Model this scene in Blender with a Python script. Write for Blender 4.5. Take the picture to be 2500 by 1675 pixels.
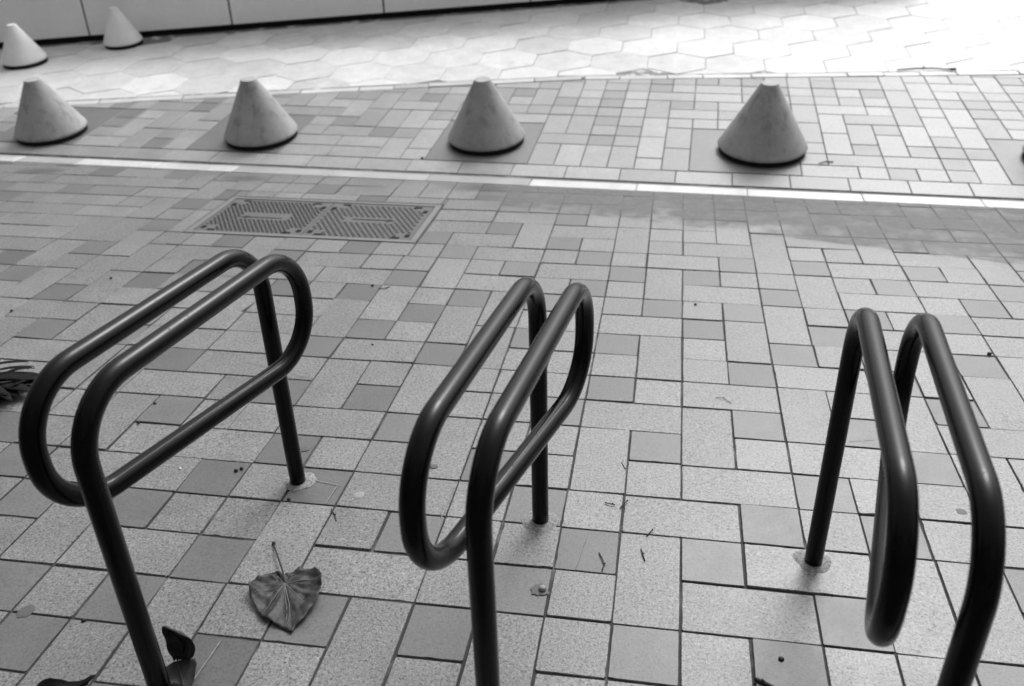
import bpy, bmesh, math, random
from mathutils import Vector, Matrix, noise
random.seed(7)
S = 0.15                      # one paving module (a square tile with its joint) in metres
scene = bpy.context.scene
for o in list(bpy.data.objects): bpy.data.objects.remove(o)

# ------------------------------------------------------------------ camera, sky, sun, exposure
F_PX, PITCH, YAW, ROLL = 2081.42, 0.499668, -0.15282955, -0.01237866
CAM = Vector((-0.602533, -16.041636, 9.670275))
PPX, PPY = 71.4788, -7.7095
_f = Vector((math.sin(YAW)*math.cos(PITCH), math.cos(YAW)*math.cos(PITCH), -math.sin(PITCH)))
_r = Vector((math.cos(YAW), -math.sin(YAW), 0)); _u = _r.cross(_f)
R2 = math.cos(ROLL)*_r + math.sin(ROLL)*_u; U2 = -math.sin(ROLL)*_r + math.cos(ROLL)*_u
cd = bpy.data.cameras.new('camera'); co = bpy.data.objects.new('camera', cd); scene.collection.objects.link(co)
M = Matrix((R2, U2, -_f)).transposed().to_4x4(); M.translation = CAM*S; co.matrix_world = M
cd.sensor_width = 36; cd.lens = F_PX/2500*36; cd.shift_x = -PPX/2500; cd.shift_y = PPY/2500
cd.clip_start = 0.02; cd.clip_end = 500
cd.dof.use_dof = True; cd.dof.focus_distance = 2.05; cd.dof.aperture_fstop = 3.2
scene.camera = co
SUN_EL, SUN_AZ = math.radians(50), math.radians(18)     # azimuth from +Y towards +X
w = bpy.data.worlds.new('World'); scene.world = w; w.use_nodes = True
nt = w.node_tree; nt.nodes.clear()
sky = nt.nodes.new('ShaderNodeTexSky'); sky.sky_type = 'NISHITA'; sky.sun_disc = False
sky.sun_elevation = SUN_EL; sky.sun_rotation = SUN_AZ; sky.dust_density = 10; sky.air_density = 1.5
bw = nt.nodes.new('ShaderNodeRGBToBW'); bg = nt.nodes.new('ShaderNodeBackground'); bg.inputs[1].default_value = 0.15
out = nt.nodes.new('ShaderNodeOutputWorld')
nt.links.new(sky.outputs[0], bw.inputs[0]); nt.links.new(bw.outputs[0], bg.inputs[0]); nt.links.new(bg.outputs[0], out.inputs[0])
sl = bpy.data.lights.new('sun', 'SUN'); sl.energy = 1.05; sl.angle = math.radians(18); sl.color = (1, 1, 1)
so = bpy.data.objects.new('sun', sl); scene.collection.objects.link(so)
sd = Vector((math.sin(SUN_AZ)*math.cos(SUN_EL), math.cos(SUN_AZ)*math.cos(SUN_EL), math.sin(SUN_EL)))
so.rotation_euler = sd.to_track_quat('Z', 'Y').to_euler(); so.location = (0, 0, 6)
vs = scene.view_settings; vs.view_transform = 'Standard'; vs.look = 'None'; vs.gamma = 1; vs.use_curve_mapping = False
vs.exposure = 0.2

# ------------------------------------------------------------------ helpers
C = scene.collection
def link(name, me, mat=None, parent=None):
    o = bpy.data.objects.new(name, me); C.objects.link(o)
    if mat is not None and me is not None and not me.materials: me.materials.append(mat)
    if parent is not None: o.parent = parent
    return o
def mesh(name, v, f, smooth=False):
    me = bpy.data.meshes.new(name); me.from_pydata([tuple(a) for a in v], [], f); me.update()
    if smooth:
        for p in me.polygons: p.use_smooth = True
    return me
def tag(o, label, cat, group=None):
    o['label'] = label; o['category'] = cat
    if group: o['group'] = group
    return o
def empty(name, loc=(0, 0, 0)):
    o = bpy.data.objects.new(name, None); C.objects.link(o); o.location = loc; o.empty_display_size = .1; return o
def projpx(p):
    d = Vector(p) - CAM; z = d.dot(_f)
    if z < .1: return None
    return (1250+PPX+F_PX*d.dot(R2)/z, 837.5+PPY-F_PX*d.dot(U2)/z)

def new_mat(name):
    m = bpy.data.materials.new(name); m.use_nodes = True; t = m.node_tree
    return m, t, t.nodes['Principled BSDF']
class NB:
    def __init__(s, t): s.t = t; s._pos = None
    def n(s, typ, **kw):
        x = s.t.nodes.new(typ)
        for a, b in kw.items():
            if a.startswith('i_'): x.inputs[a[2:]].default_value = b
            else: setattr(x, a, b)
        return x
    def L(s, a, b): s.t.links.new(a, b)
    def pos(s):
        if s._pos is None: s._pos = s.n('ShaderNodeNewGeometry')
        return s._pos.outputs['Position']
    def noise(s, scale, detail=4, rough=.55, vec=None, dist=0):
        x = s.n('ShaderNodeTexNoise'); x.inputs['Scale'].default_value = scale; x.inputs['Detail'].default_value = detail
        x.inputs['Roughness'].default_value = rough; x.inputs['Distortion'].default_value = dist
        s.L(vec or s.pos(), x.inputs['Vector']); return x.outputs[0]
    def ramp(s, v, a, b, lo=0., hi=1., smooth=True):
        x = s.n('ShaderNodeMapRange'); x.interpolation_type = 'SMOOTHSTEP' if smooth else 'LINEAR'
        for i, q in enumerate((a, b, lo, hi)): x.inputs[i+1].default_value = q
        s.L(v, x.inputs[0]); return x.outputs[0]
    def m(s, op, a, b=0., c=None):
        x = s.n('ShaderNodeMath'); x.operation = op
        for i, q in enumerate((a, b) if c is None else (a, b, c)):
            if isinstance(q, (int, float)): x.inputs[i].default_value = q
            else: s.L(q, x.inputs[i])
        return x.outputs[0]
    def mix(s, fac, a, b):
        x = s.n('ShaderNodeMix'); x.data_type = 'FLOAT'
        for i, q in ((0, fac), (2, a), (3, b)):
            if isinstance(q, (int, float)): x.inputs[i].default_value = q
            else: s.L(q, x.inputs[i])
        return x.outputs[0]
    def grey(s, v):
        x = s.n('ShaderNodeCombineColor'); 
        for i in range(3): s.L(v, x.inputs[i])
        return x.outputs[0]
    def rand(s):
        oi = s.n('ShaderNodeObjectInfo'); g = s.n('ShaderNodeNewGeometry')
        return s.m('FRACT', s.m('ADD', oi.outputs['Random'], s.m('MULTIPLY', g.outputs['Random Per Island'], 7.31)))
    def bump(s, h, strength, dist, bsdf):
        x = s.n('ShaderNodeBump'); x.inputs['Strength'].default_value = strength; x.inputs['Distance'].default_value = dist
        s.L(h, x.inputs['Height']); s.L(x.outputs[0], bsdf.inputs['Normal'])

# cone reflections painted as dark spots into the damp paving's colour: x, y, radii, strength (metres)
CONE_REFLECT = [(-3.60, 1.85, .16, .07, .5), (-2.40, 1.85, .17, .07, .55), (-1.00, 1.84, .22, .10, .6), (-.97, 1.70, .14, .06, .35), (.20, 1.74, .10, .05, .35)]
def film_masks(b):
    """silt film and standing damp along the low edge of the plaza, next to the gutter (world metres)"""
    sx = b.n('ShaderNodeSeparateXYZ'); b.L(b.pos(), sx.inputs[0])
    n1 = b.noise(1.7, 5, .6); n2 = b.noise(5, 4, .6)
    wob = b.m('ADD', b.m('MULTIPLY', b.m('SUBTRACT', n1, .5), 1.5), b.m('MULTIPLY', b.m('SUBTRACT', n2, .5), .35))
    edge = b.m('ADD', b.m('ADD', sx.outputs[1], wob), b.m('MULTIPLY', sx.outputs[0], .24))
    silt = b.ramp(edge, 1.30, 1.62)
    wet = b.ramp(b.m('ADD', sx.outputs[1], b.m('MULTIPLY', wob, .6)), 1.15, 1.85)
    return silt, wet
def paver_mat(name, base, speck, rough, var, film=True, fine=1.0, wetlook=0.0):
    m, t, p = new_mat(name); b = NB(t)
    g1 = b.noise(230*fine, 2, .6); g2 = b.noise(105*fine, 3, .65); g3 = b.noise(9, 6, .65); g4 = b.noise(1.1, 4, .6)
    dark = b.ramp(b.noise(150*fine, 1, .5), .57, .70); pale = b.ramp(b.noise(120*fine, 2, .5), .60, .74)
    stain = b.ramp(b.noise(3.1, 6, .7), .56, .74); smear = b.ramp(b.noise(17, 5, .7, dist=1.2), .60, .72)
    col = b.m('MULTIPLY', base, b.m('ADD', 1.0, b.m('MULTIPLY', b.m('SUBTRACT', g1, .5), speck*3.0)))
    col = b.m('MULTIPLY', col, b.m('ADD', 1.0, b.m('MULTIPLY', b.m('SUBTRACT', g2, .5), speck*2.2)))
    col = b.m('MULTIPLY', col, b.m('SUBTRACT', 1.0, b.m('MULTIPLY', dark, speck*1.0)))
    col = b.m('MULTIPLY', col, b.m('ADD', 1.0, b.m('MULTIPLY', pale, speck*.55)))
    col = b.m('MULTIPLY', col, b.m('ADD', 1.0, b.m('MULTIPLY', b.m('SUBTRACT', g3, .5), .60)))
    col = b.m('MULTIPLY', col, b.m('ADD', 1.0, b.m('MULTIPLY', b.m('SUBTRACT', g4, .5), .45)))
    col = b.m('MULTIPLY', col, b.m('SUBTRACT', 1.0, b.m('MULTIPLY', stain, .17)))
    col = b.m('MULTIPLY', col, b.m('ADD', 1.0, b.m('MULTIPLY', smear, .13)))
    col = b.m('MULTIPLY', col, b.m('ADD', 1-var/2, b.m('MULTIPLY', b.rand(), var)))
    ro = b.m('ADD', rough, b.m('MULTIPLY', b.m('SUBTRACT', g3, .5), .3))
    if film:
        silt, wet = film_masks(b)
        fc = b.m('MULTIPLY', .11, b.m('ADD', .8, b.m('MULTIPLY', b.noise(14, 5, .65), .4)))
        col = b.mix(b.m('MULTIPLY', silt, .8), col, fc)
        for sx_, sy_, rx_, ry_, am_ in CONE_REFLECT:  # darken the tile colour where the cones would mirror
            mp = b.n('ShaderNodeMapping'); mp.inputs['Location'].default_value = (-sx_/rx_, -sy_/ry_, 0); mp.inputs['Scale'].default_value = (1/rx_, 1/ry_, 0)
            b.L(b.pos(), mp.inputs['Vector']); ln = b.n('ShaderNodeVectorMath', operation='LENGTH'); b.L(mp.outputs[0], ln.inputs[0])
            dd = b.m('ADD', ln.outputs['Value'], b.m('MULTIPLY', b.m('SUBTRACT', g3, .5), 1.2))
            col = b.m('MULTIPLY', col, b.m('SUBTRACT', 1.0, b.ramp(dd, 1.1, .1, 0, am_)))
        ro = b.mix(b.m('MULTIPLY', wet, .8), ro, .56)
    b.L(b.grey(col), p.inputs['Base Color']); b.L(b.m('MAXIMUM', ro, .05), p.inputs['Roughness'])
    p.inputs['Specular IOR Level'].default_value = .5
    b.bump(b.m('ADD', g1, b.m('MULTIPLY', g2, 1.5)), .35*speck*2, .0012, p)
    return m
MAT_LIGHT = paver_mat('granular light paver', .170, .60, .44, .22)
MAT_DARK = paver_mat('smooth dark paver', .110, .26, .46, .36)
MAT_STRIP_L = paver_mat('light strip paver', .26, .25, .5, .36, film=False)
MAT_STRIP_D = paver_mat('grey strip paver', .17, .15, .5, .25, film=False)
MAT_HEX = paver_mat('pale hexagonal slab', .62, .22, .52, .22, film=False)
MAT_HEX.node_tree.nodes['Principled BSDF'].inputs['Specular IOR Level'].default_value = .4
MAT_EDGE = paver_mat('pale edging stone', .5, .15, .4, .4, film=False)
MAT_GUT = paver_mat('pale gutter slab', .58, .3, .45, .2, film=False)
MAT_GUTG = paver_mat('grey gutter slab', .36, .2, .36, .2, film=False)
MAT_PATCH = paver_mat('dark mortar patch', .14, .25, .5, .1, film=False)
MAT_GROUT = paver_mat('pale grout', .22, .5, .8, 0, film=False)
def joint_mat(name, v, film):
    m, t, p = new_mat(name); b = NB(t)
    n1 = b.noise(40, 5, .7); n2 = b.noise(7, 5, .65)
    col = b.m('MULTIPLY', v, b.m('ADD', .25, b.m('ADD', b.m('MULTIPLY', n1, .6), b.m('MULTIPLY', b.ramp(n2, .5, .72), 2.2))))
    if film:
        silt, wet = film_masks(b)
        col = b.mix(b.m('MULTIPLY', silt, .7), col, .2)
    b.L(b.grey(col), p.inputs['Base Color']); p.inputs['Roughness'].default_value = .85
    return m
MAT_BED = joint_mat('dark joint sand', .05, True)
MAT_BED2 = joint_mat('joint sand of the slope', .10, False)
MAT_BED3 = joint_mat('pale joint mortar of the street', .34, False)
def plain(name, v, rough, spec=.5, var=.0, scale=20, metal=0, speck=0):
    m, t, p = new_mat(name); b = NB(t)
    n = b.noise(scale, 5, .6)
    col = b.m('MULTIPLY', v, b.m('ADD', 1-var/2, b.m('MULTIPLY', n, var)))
    if speck: col = b.m('MULTIPLY', col, b.m('ADD', 1-speck/2, b.m('MULTIPLY', b.noise(300, 2), speck)))
    b.L(b.grey(col), p.inputs['Base Color']); p.inputs['Roughness'].default_value = rough
    p.inputs['Specular IOR Level'].default_value = spec; p.inputs['Metallic'].default_value = metal
    return m
MAT_BLACKGAP = plain('dark gap', .012, .9, .2)
MAT_LEAF = plain('dry brown leaf', .04, .6, .35, 1.5, 70)
MAT_LEAFDK = plain('dead dark leaf', .007, .75, .12, 1.4, 60)
MAT_VEIN = plain('pale leaf vein', .13, .6, .3, .4, 60)
MAT_TWIG = plain('dark twig', .03, .7, .3, .6, 80)
MAT_SEED = plain('black seed', .012, .6, .4)
MAT_WHITE = plain('white chip', .75, .6)
MAT_GUM = plain('pale gum spot', .25, .6, .4, .3, 40)
MAT_GUMD = plain('dark spot', .085, .6, .4, .5, 60)
MAT_CHALK = plain('scratch', .22, .8, .3, 1.0, 150)

# ------------------------------------------------------------------ ground planes
SL = 0.13                                   # rise of the ground beyond the slot drain
def yslot(x): return 13.68 - .03*(x+6.7)
def zg(x, y): return SL*max(0., y - yslot(x))
def place(x, y, dz=0.): return Vector((x*S, y*S, zg(x, y)*S + dz))

def clip(poly, a, b, c):
    """keep the part of a polygon where a*x+b*y+c >= 0"""
    outp = []
    for i in range(len(poly)):
        p, q = poly[i], poly[(i+1) % len(poly)]
        dp, dq = a*p[0]+b*p[1]+c, a*q[0]+b*q[1]+c
        if dp >= 0: outp.append(p)
        if dp*dq < 0:
            t = dp/(dp-dq); outp.append((p[0]+t*(q[0]-p[0]), p[1]+t*(q[1]-p[1])))
    return outp
def area(poly): return abs(sum(poly[i][0]*poly[(i+1) % len(poly)][1]-poly[(i+1) % len(poly)][0]*poly[i][1] for i in range(len(poly))))/2
def inset(poly, d):
    """move every edge of a convex polygon inwards by d"""
    n = len(poly); s = sum(poly[i][0]*poly[(i+1) % n][1]-poly[(i+1) % n][0]*poly[i][1] for i in range(n))
    if s < 0: poly = poly[::-1]
    outp = list(poly)
    for i in range(n):
        p, q = poly[i], poly[(i+1) % n]; ex, ey = q[0]-p[0], q[1]-p[1]; L = math.hypot(ex, ey)
        if L < 1e-6: continue
        nx, ny = -ey/L, ex/L
        outp = clip(outp, nx, ny, -(nx*p[0]+ny*p[1])-d)
        if len(outp) < 3: return []
    return outp
def slab_geo(poly, gap, bev, bdep, depth):
    """vertices and faces of one paver: chamfered top face at z=0, sides going down; poly in module units"""
    o = inset(poly, gap/S); i = inset(poly, (gap+bev)/S)
    if len(o) < 3 or len(i) != len(o): return None
    n = len(o); v = [(x*S, y*S, 0) for x, y in i] + [(x*S, y*S, -bdep) for x, y in o] + [(x*S, y*S, -depth) for x, y in o]
    f = [tuple(range(n))]
    for k in range(n):
        j = (k+1) % n; f.append((k, n+k, n+j, j)); f.append((n+k, 2*n+k, 2*n+j, n+j))
    return v, f

def sheet(name, pts, mat, dz):
    on_slope = name != 'plaza_paving'
    me = mesh(name, [Vector((x*S, y*S, (SL*(y-yslot(x))*S if on_slope else 0)+dz)) for x, y in pts], [tuple(range(len(pts)))]); return link(name, me, mat)
# joint beds of the two paved planes are the ground itself
plaza = sheet('plaza_paving', [(-140, -140), (140, -140), (140, yslot(140)), (-140, yslot(-140))], MAT_BED, -.0045); plaza['kind'] = 'structure'
slope = sheet('pavement_strip', [(-140, yslot(-140)), (140, yslot(140)), (140, 60), (-140, 60)], MAT_BED2, -.0045); slope['kind'] = 'structure'

# ------------------------------------------------------------------ plaza tiles
DK = [(0,-6),(1,-7),(3,-7),(5,-6),(2,-5),(7,-5),(8,-6),(1,-4),(4,-4),(0,-3),(3,-3),(2,-2),(1,-1),(1,1),(-1,-4),(-4,-8),(-6,-9),(-3,-7),(-5,-6),(-2,-6),
 (-6,-4),(-3,-5),(-7,-3),(-4,-4),(-7,-7),(-8,-5),(-9,-4),(-8,-2),(-6,-1),(-4,-2),(-2,-2),(-2,0),(-3,1),(-7,1),(-6,2),(-1,2),(-9,4),(-10,5),(-8,6),(-9,7),(-11,7),
 (-10,8),(-7,8),(-6,7),(-12,5),(-13,4),(-8,3),(-7,4),(-5,5),(-4,7),(-3,6),(-2,5),(-3,4),(0,5),(-1,7),(-4,3),(2,3),(1,4),(2,6),(1,7),(4,2),(3,4),(5,5),(4,7),(3,1),
 (6,-2),(5,0),(4,-1),(6,-4),(-12,0),(-11,2),(-9,1),(-9,-1),(-17,-3),(-16,-1)]
HZ = [(0,0),(2,2),(2,-1),(0,-5),(4,-5),(6,-6),(-1,-7),(4,-7),(0,-8),(-2,1),(-2,-3),(-4,-6),(-6,-7),(-4,-9),(-6,-10),(-8,-9),(-6,-5),(-10,-5),(-8,-1),(-8,2),(-6,4),
 (-10,3),(-10,6),(-6,6),(-1,4),(0,3),(1,5),(0,6),(-12,1),(4,0),(5,1),(4,-3)]
VT = [(0,1),(2,0),(1,-3),(2,-4),(3,-6),(-7,-6),(-5,-9),(-2,-9),(-1,-6),(-8,-4),(-9,-3),(-5,-4),(-1,-2),(-5,-2),(-5,2),(-2,2),(-8,0),(-7,5),(-8,7),(-5,7),(-1,5),(3,5),
 (-3,7),(-11,5),(-9,8),(-12,2),(5,-2),(4,5),(6,-1)]
LT = [(0,-1),(0,-2),(3,-2),(0,-4),(3,-4),(6,-5),(1,-6),(2,-6),(4,-6),(2,-7),(1,2),(-4,-1),(-4,0),(-3,-1),(-3,0),(-4,1),(-4,2),(-3,2),(-3,3),(-5,1),(-5,0),(-1,0),(-2,-1),
 (-2,-4),(-3,-8),(-4,-7),(-4,-5),(-7,3),(-6,3),(-6,5),(-8,5),(-9,5),(-8,4),(-10,4),(-7,7),(-6,8),(-4,8),(-4,6),(-2,6),(-2,7),(-3,5),(-2,4),(-1,3),(3,3),(2,4),(0,7),(2,7),
 (-12,6),(-10,7),(-10,2),(-11,3),(-9,2),(4,3),(-4,5),(-5,6),(3,7),(-4,4),(-5,3)]
cells = {}; tiles = []
def put(i, j, k):
    cs = [(i, j)] + ([(i+1, j)] if k == 'H' else []) + ([(i, j+1)] if k == 'V' else [])
    if any(c in cells for c in cs): return False
    for c in cs: cells[c] = k
    tiles.append((i, j, k)); return True
for k, l in (('D', DK), ('H', HZ), ('V', VT), ('L', LT)):
    for c in l: put(c[0], c[1], k)
COVER = (-15.45, -7.9, 6.95, 10.4)           # access cover opening x0,x1,y0,y1
for j in range(-14, 12):
    for i in range(-38, 22):
        if (i, j) in cells: continue
        dn = any(cells.get((i+a, j+b)) == 'D' for a, b in ((1,0),(-1,0),(0,1),(0,-1)))
        r = random.random()
        if r < .27 and not dn and put(i, j, 'D'): continue
        if r < .52 and put(i, j, 'H'): continue
        if r < .75 and put(i, j, 'V'): continue
        put(i, j, 'L')
GAP = .0025
def tile_poly(i, j, k):
    w_ = 2 if k == 'H' else 1; h_ = 2 if k == 'V' else 1
    return [(i, -j-h_), (i+w_, -j-h_), (i+w_, -j), (i, -j)]
todo = []
for (i, j, k) in tiles:
    P0 = tile_poly(i, j, k); cx = sum(p[0] for p in P0)/4; cy = sum(p[1] for p in P0)/4
    whole = True
    P1 = clip(P0, -.03, -1, 12.72-.03*6.7)                          # stop at the gutter
    polys = [P1]
    if area(P1) < area(P0)-1e-4: whole = False
    x0, x1, y0, y1 = COVER
    bb = (min(p[0] for p in P0), max(p[0] for p in P0), min(p[1] for p in P0), max(p[1] for p in P0))
    if bb[1] > x0 and bb[0] < x1 and bb[3] > y0 and bb[2] < y1:     # cut round the access cover
        whole = False
        if bb[0] >= x0-.3 and bb[1] <= x1+.3:
            polys = [clip(P1, 0, -1, y0), clip(P1, 0, 1, -y1)]
        else:
            polys = [clip(P1, -1, 0, x0), clip(P1, 1, 0, -x1)]
            mid = clip(clip(P1, 1, 0, -x0), -1, 0, x1)
            if len(mid) > 2: polys += [clip(mid, 0, -1, y0), clip(mid, 0, 1, -y1)]
    for P in polys:
        if len(P) < 3 or area(P) < .03: continue
        px = [projpx((x, y, 0)) for x, y in P]
        vis = 0
        if all(px):
            q = [(min(max(a, 0), 2500), min(max(b, 0), 1675)) for a, b in px]; vis = area(q)
        todo.append((vis, whole, i, j, k, P))
todo.sort(key=lambda a: -a[0])
shared = {}
def worn_tile(w_, h_, rnd):
    """paver with slightly wandering edges, rounded corners and a chip or two (w_, h_ in modules)"""
    hw, hh = w_*S/2, h_*S/2; gap = GAP+rnd.uniform(-.0010, .0009); bev = .0012; cr = rnd.uniform(.0015, .004)
    pts = []
    chips = [(rnd.randrange(4), rnd.random(), rnd.uniform(.003, .008), rnd.uniform(.001, .0035)) for _ in range(rnd.choice((0, 1, 1, 2, 3)))]
    ph = rnd.uniform(0, 99); tilt = [rnd.uniform(-.0009, .0009) for _ in range(4)]
    for e, (ax, ay, bx, by, nx_, ny_) in enumerate(((-hw, -hh, hw, -hh, 0, 1), (hw, -hh, hw, hh, -1, 0), (hw, hh, -hw, hh, 0, -1), (-hw, hh, -hw, -hh, 1, 0))):
        L = math.hypot(bx-ax, by-ay); n = 9*(2 if L > S*1.5 else 1)
        for k in range(n):
            t = (cr + (L-2*cr)*k/(n-1) + 0)/L if n > 1 else .5
            t = min(max(t, (gap+cr)/L), 1-(gap+cr)/L)
            d = gap + .0005*noise.noise(Vector((t*L*90, e*7.3, ph))) + .0003*noise.noise(Vector((t*L*400, e*3.1, ph))) + tilt[e]*(t-.5)
            for ce, ct, cw, cdp in chips:
                if ce == e: d += cdp*max(0, 1-abs(t-ct)*L/cw)
            pts.append((ax+(bx-ax)*t+nx_*d, ay+(by-ay)*t+ny_*d, nx_, ny_))
    n = len(pts)
    v = [(x+nx_*bev, y+ny_*bev, 0) for x, y, nx_, ny_ in pts]+[(x, y, -.0014) for x, y, _, _ in pts]+[(x, y, -.02) for x, y, _, _ in pts]
    f = [tuple(range(n))]
    for k in range(n):
        j = (k+1) % n; f.append((k, n+k, n+j, j)); f.append((n+k, 2*n+k, 2*n+j, n+j))
    return v, f
rnd_t = random.Random(77)
for kk in 'DHVL':
    shared[kk] = []
    for var in range(12):
        me = mesh('tile_'+kk, *worn_tile(2 if kk == 'H' else 1, 2 if kk == 'V' else 1, rnd_t)); me.materials.append(MAT_DARK if kk == 'D' else MAT_LIGHT); shared[kk].append(me)
rv, rf, rm = [], [], []
for n, (vis, whole, i, j, k, P) in enumerate(todo):
    if n < 300 and vis > 0:
        if whole:
            c0 = tile_poly(i, j, k); cx = sum(p[0] for p in c0)/4; cy = sum(p[1] for p in c0)/4
            o = link('tile', random.choice(shared[k]), None, plaza)
        else:
            cx = sum(p[0] for p in P)/len(P); cy = sum(p[1] for p in P)/len(P)
            g = slab_geo([(x-cx, y-cy) for x, y in P], GAP, .0013, .0014, .03)
            if not g: continue
            o = link('tile', mesh('cut_tile', *g), MAT_DARK if k == 'D' else MAT_LIGHT, plaza)
        o.location = (cx*S+random.gauss(0, .0007), cy*S+random.gauss(0, .0005), random.uniform(-.0022, .0012))
        o.rotation_euler = (random.gauss(0, .006), random.gauss(0, .006), random.gauss(0, .004))
    else:
        g = slab_geo(P, GAP, .0013, .0014, .02)
        if not g: continue
        b0 = len(rv); dz = random.uniform(-.001, .001)
        rv += [(x, y, z+dz) for x, y, z in g[0]]; rf += [tuple(b0+q for q in f) for f in g[1]]; rm += [1 if k == 'D' else 0]*len(g[1])
me = mesh('tile_field', rv, rf); me.materials.append(MAT_LIGHT); me.materials.append(MAT_DARK)
for p, q in zip(me.polygons, rm): p.material_index = q
o = link('tile_field', me, None, plaza); o['kind'] = 'stuff'

# thin film of dried silt washed over tiles and joints towards the gutter
MAT_SILT, t_, p_ = new_mat('dried silt film'); b_ = NB(t_)
silt_, wet_ = film_masks(b_)
b_.L(b_.grey(b_.m('MULTIPLY', .21, b_.m('ADD', .72, b_.m('ADD', b_.m('MULTIPLY', b_.noise(13, 5, .65), .3), b_.m('MULTIPLY', b_.noise(160, 3, .6), .3))))), p_.inputs['Base Color'])
p_.inputs['Roughness'].default_value = .85; p_.inputs['Specular IOR Level'].default_value = .25
tr_ = b_.n('ShaderNodeBsdfTransparent'); mx_ = b_.n('ShaderNodeMixShader'); ou_ = t_.nodes['Material Output']
b_.L(b_.m('MULTIPLY', silt_, b_.ramp(b_.noise(6, 5, .65), .30, .62, .15, .62)), mx_.inputs[0]); b_.L(tr_.outputs[0], mx_.inputs[1]); b_.L(p_.outputs[0], mx_.inputs[2]); b_.L(mx_.outputs[0], ou_.inputs['Surface'])
sp_ = [(-6, 10.6), (24, 4.5), (24, 12.72-.03*30.7), (-6, 12.7)]
link('silt_film', mesh('silt_film', [(x*S, y*S, .0019) for x, y in sp_], [(0, 1, 2, 3)]), MAT_SILT, plaza)

# ------------------------------------------------------------------ gutter and slot drain along the foot of the slope
gut = empty('gutter', place(0, yslot(0))); gut['kind'] = 'structure'
TH = math.atan(-.03)
def pq(p, q):                                    # p along the slot, q away from it (both planes meet at q=0)
    return (p*math.cos(TH) - q*math.sin(TH), yslot(0) + p*math.sin(TH) + q*math.cos(TH))
def on(o, parent):                               # keep world transform when parenting
    o.parent = parent; o.matrix_parent_inverse = Matrix.Translation(-parent.location) if parent.type == 'EMPTY' else Matrix()
def frame_at(x, y):
    """orientation of the slope surface with its local x along the slot"""
    ex = Vector((1, -.03, 0)).normalized(); nrm = Vector((-SL*.03, -SL, 1)).normalized()
    if y < yslot(x)-1e-6: nrm = Vector((0, 0, 1))
    ey = nrm.cross(ex).normalized(); ex = ey.cross(nrm)
    m = Matrix((ex, ey, nrm)).transposed().to_4x4(); m.translation = place(x, y); return m
random.seed(11)
br_ = [-42, -38, -34, -30, -26, -23.3, -20, -16.8, -13, -9.2, -5.4, -1.6, 2.2, 6, 9.8, 13.6, 17.4, 21.2, 25]
for p0, p1 in zip(br_[:-1], br_[1:]):
    P = [pq(p0, -.96), pq(p1, -.96), pq(p1, -.2), pq(p0, -.2)]
    grey_ = -26.5 < p0 < -23.5 or -17 < p0 < -6
    cx = sum(a[0] for a in P)/4; cy = sum(a[1] for a in P)/4
    g = slab_geo([(x-cx, y-cy) for x, y in P], .002, .003, .002, .03)
    o = link('gutter_slab', mesh('gutter_slab', *g), MAT_GUTG if grey_ else MAT_GUT); o.location = (cx*S, cy*S, .001+random.uniform(-.001, .001)); on(o, gut)
# the open slot itself: a dark channel with two thin lips
for q0, q1, z0, z1, nm, mt in ((-.198, -.185, -.04, -.001, 'slot_lip', None), (-.184, .045, -.06, -.022, 'slot_channel', MAT_BLACKGAP)):
    a, b, c, d = pq(-60, q0), pq(60, q0), pq(60, q1), pq(-60, q1)
    v = [(x*S, y*S, z*1.) for z in (z0, z1) for x, y in (a, b, c, d)]
    o = link(nm, mesh(nm, v, [(4, 5, 6, 7), (0, 1, 5, 4), (1, 2, 6, 5), (2, 3, 7, 6), (3, 0, 4, 7)]), mt or MAT_STRIP_D); on(o, gut)

# ------------------------------------------------------------------ tiled strip with the cones, on the slope
random.seed(23)
B0, B1, B2 = (-60, 13.4), (-4.6, 24.0), (60, 29.2)       # line between tiled strip and hexagonal street
def line_abc(a, b):                                      # positive above the line
    ex, ey = b[0]-a[0], b[1]-a[1]; L = math.hypot(ex, ey); return (-ey/L, ex/L, (ey*a[0]-ex*a[1])/L)
LA, LB = line_abc(B0, B1), line_abc(B1, B2)
CONES = [(-26.39, 16.38), (-17.1, 16.58), (-7.75, 16.8), (2.9, 16.62), (13.75, 16.35)]
def flat_slab(name, P, mat, parent, gap=.0022, bev=.002, bdep=.0015, depth=.03, jit=.001):
    cx = sum(a[0] for a in P)/len(P); cy = sum(a[1] for a in P)/len(P)
    g = slab_geo([(x-cx, y-cy) for x, y in P], gap, bev, bdep, depth)
    if not g: return None
    o = link(name, mesh(name, *g), mat); m = frame_at(cx, cy); rot = Matrix.Rotation(-TH, 4, 'Z')
    m = m @ rot; o.matrix_world = m
    o.location.z += random.uniform(-jit, jit); o.parent = parent; return o
p0 = -38.3
while p0 < 20:
    P = [pq(p0, .05), pq(p0+2, .05), pq(p0+2, 1.08), pq(p0, 1.08)]
    flat_slab('border_tile', P, MAT_STRIP_L, slope); p0 += 2
patches = []
for cx, cy in CONES:
    pc = (cx)*math.cos(TH) + (cy-yslot(0))*math.sin(TH)
    pc = round(pc-.5)+.0 if True else pc
    patches.append((pc-2+.15, pc+2+.15))
occ = {}
def strip_ok(i, j):
    for a, b in patches:
        if j < 4 and i+1 > a+.2 and i < b-.2: return False
    return True
stiles = []
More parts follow.
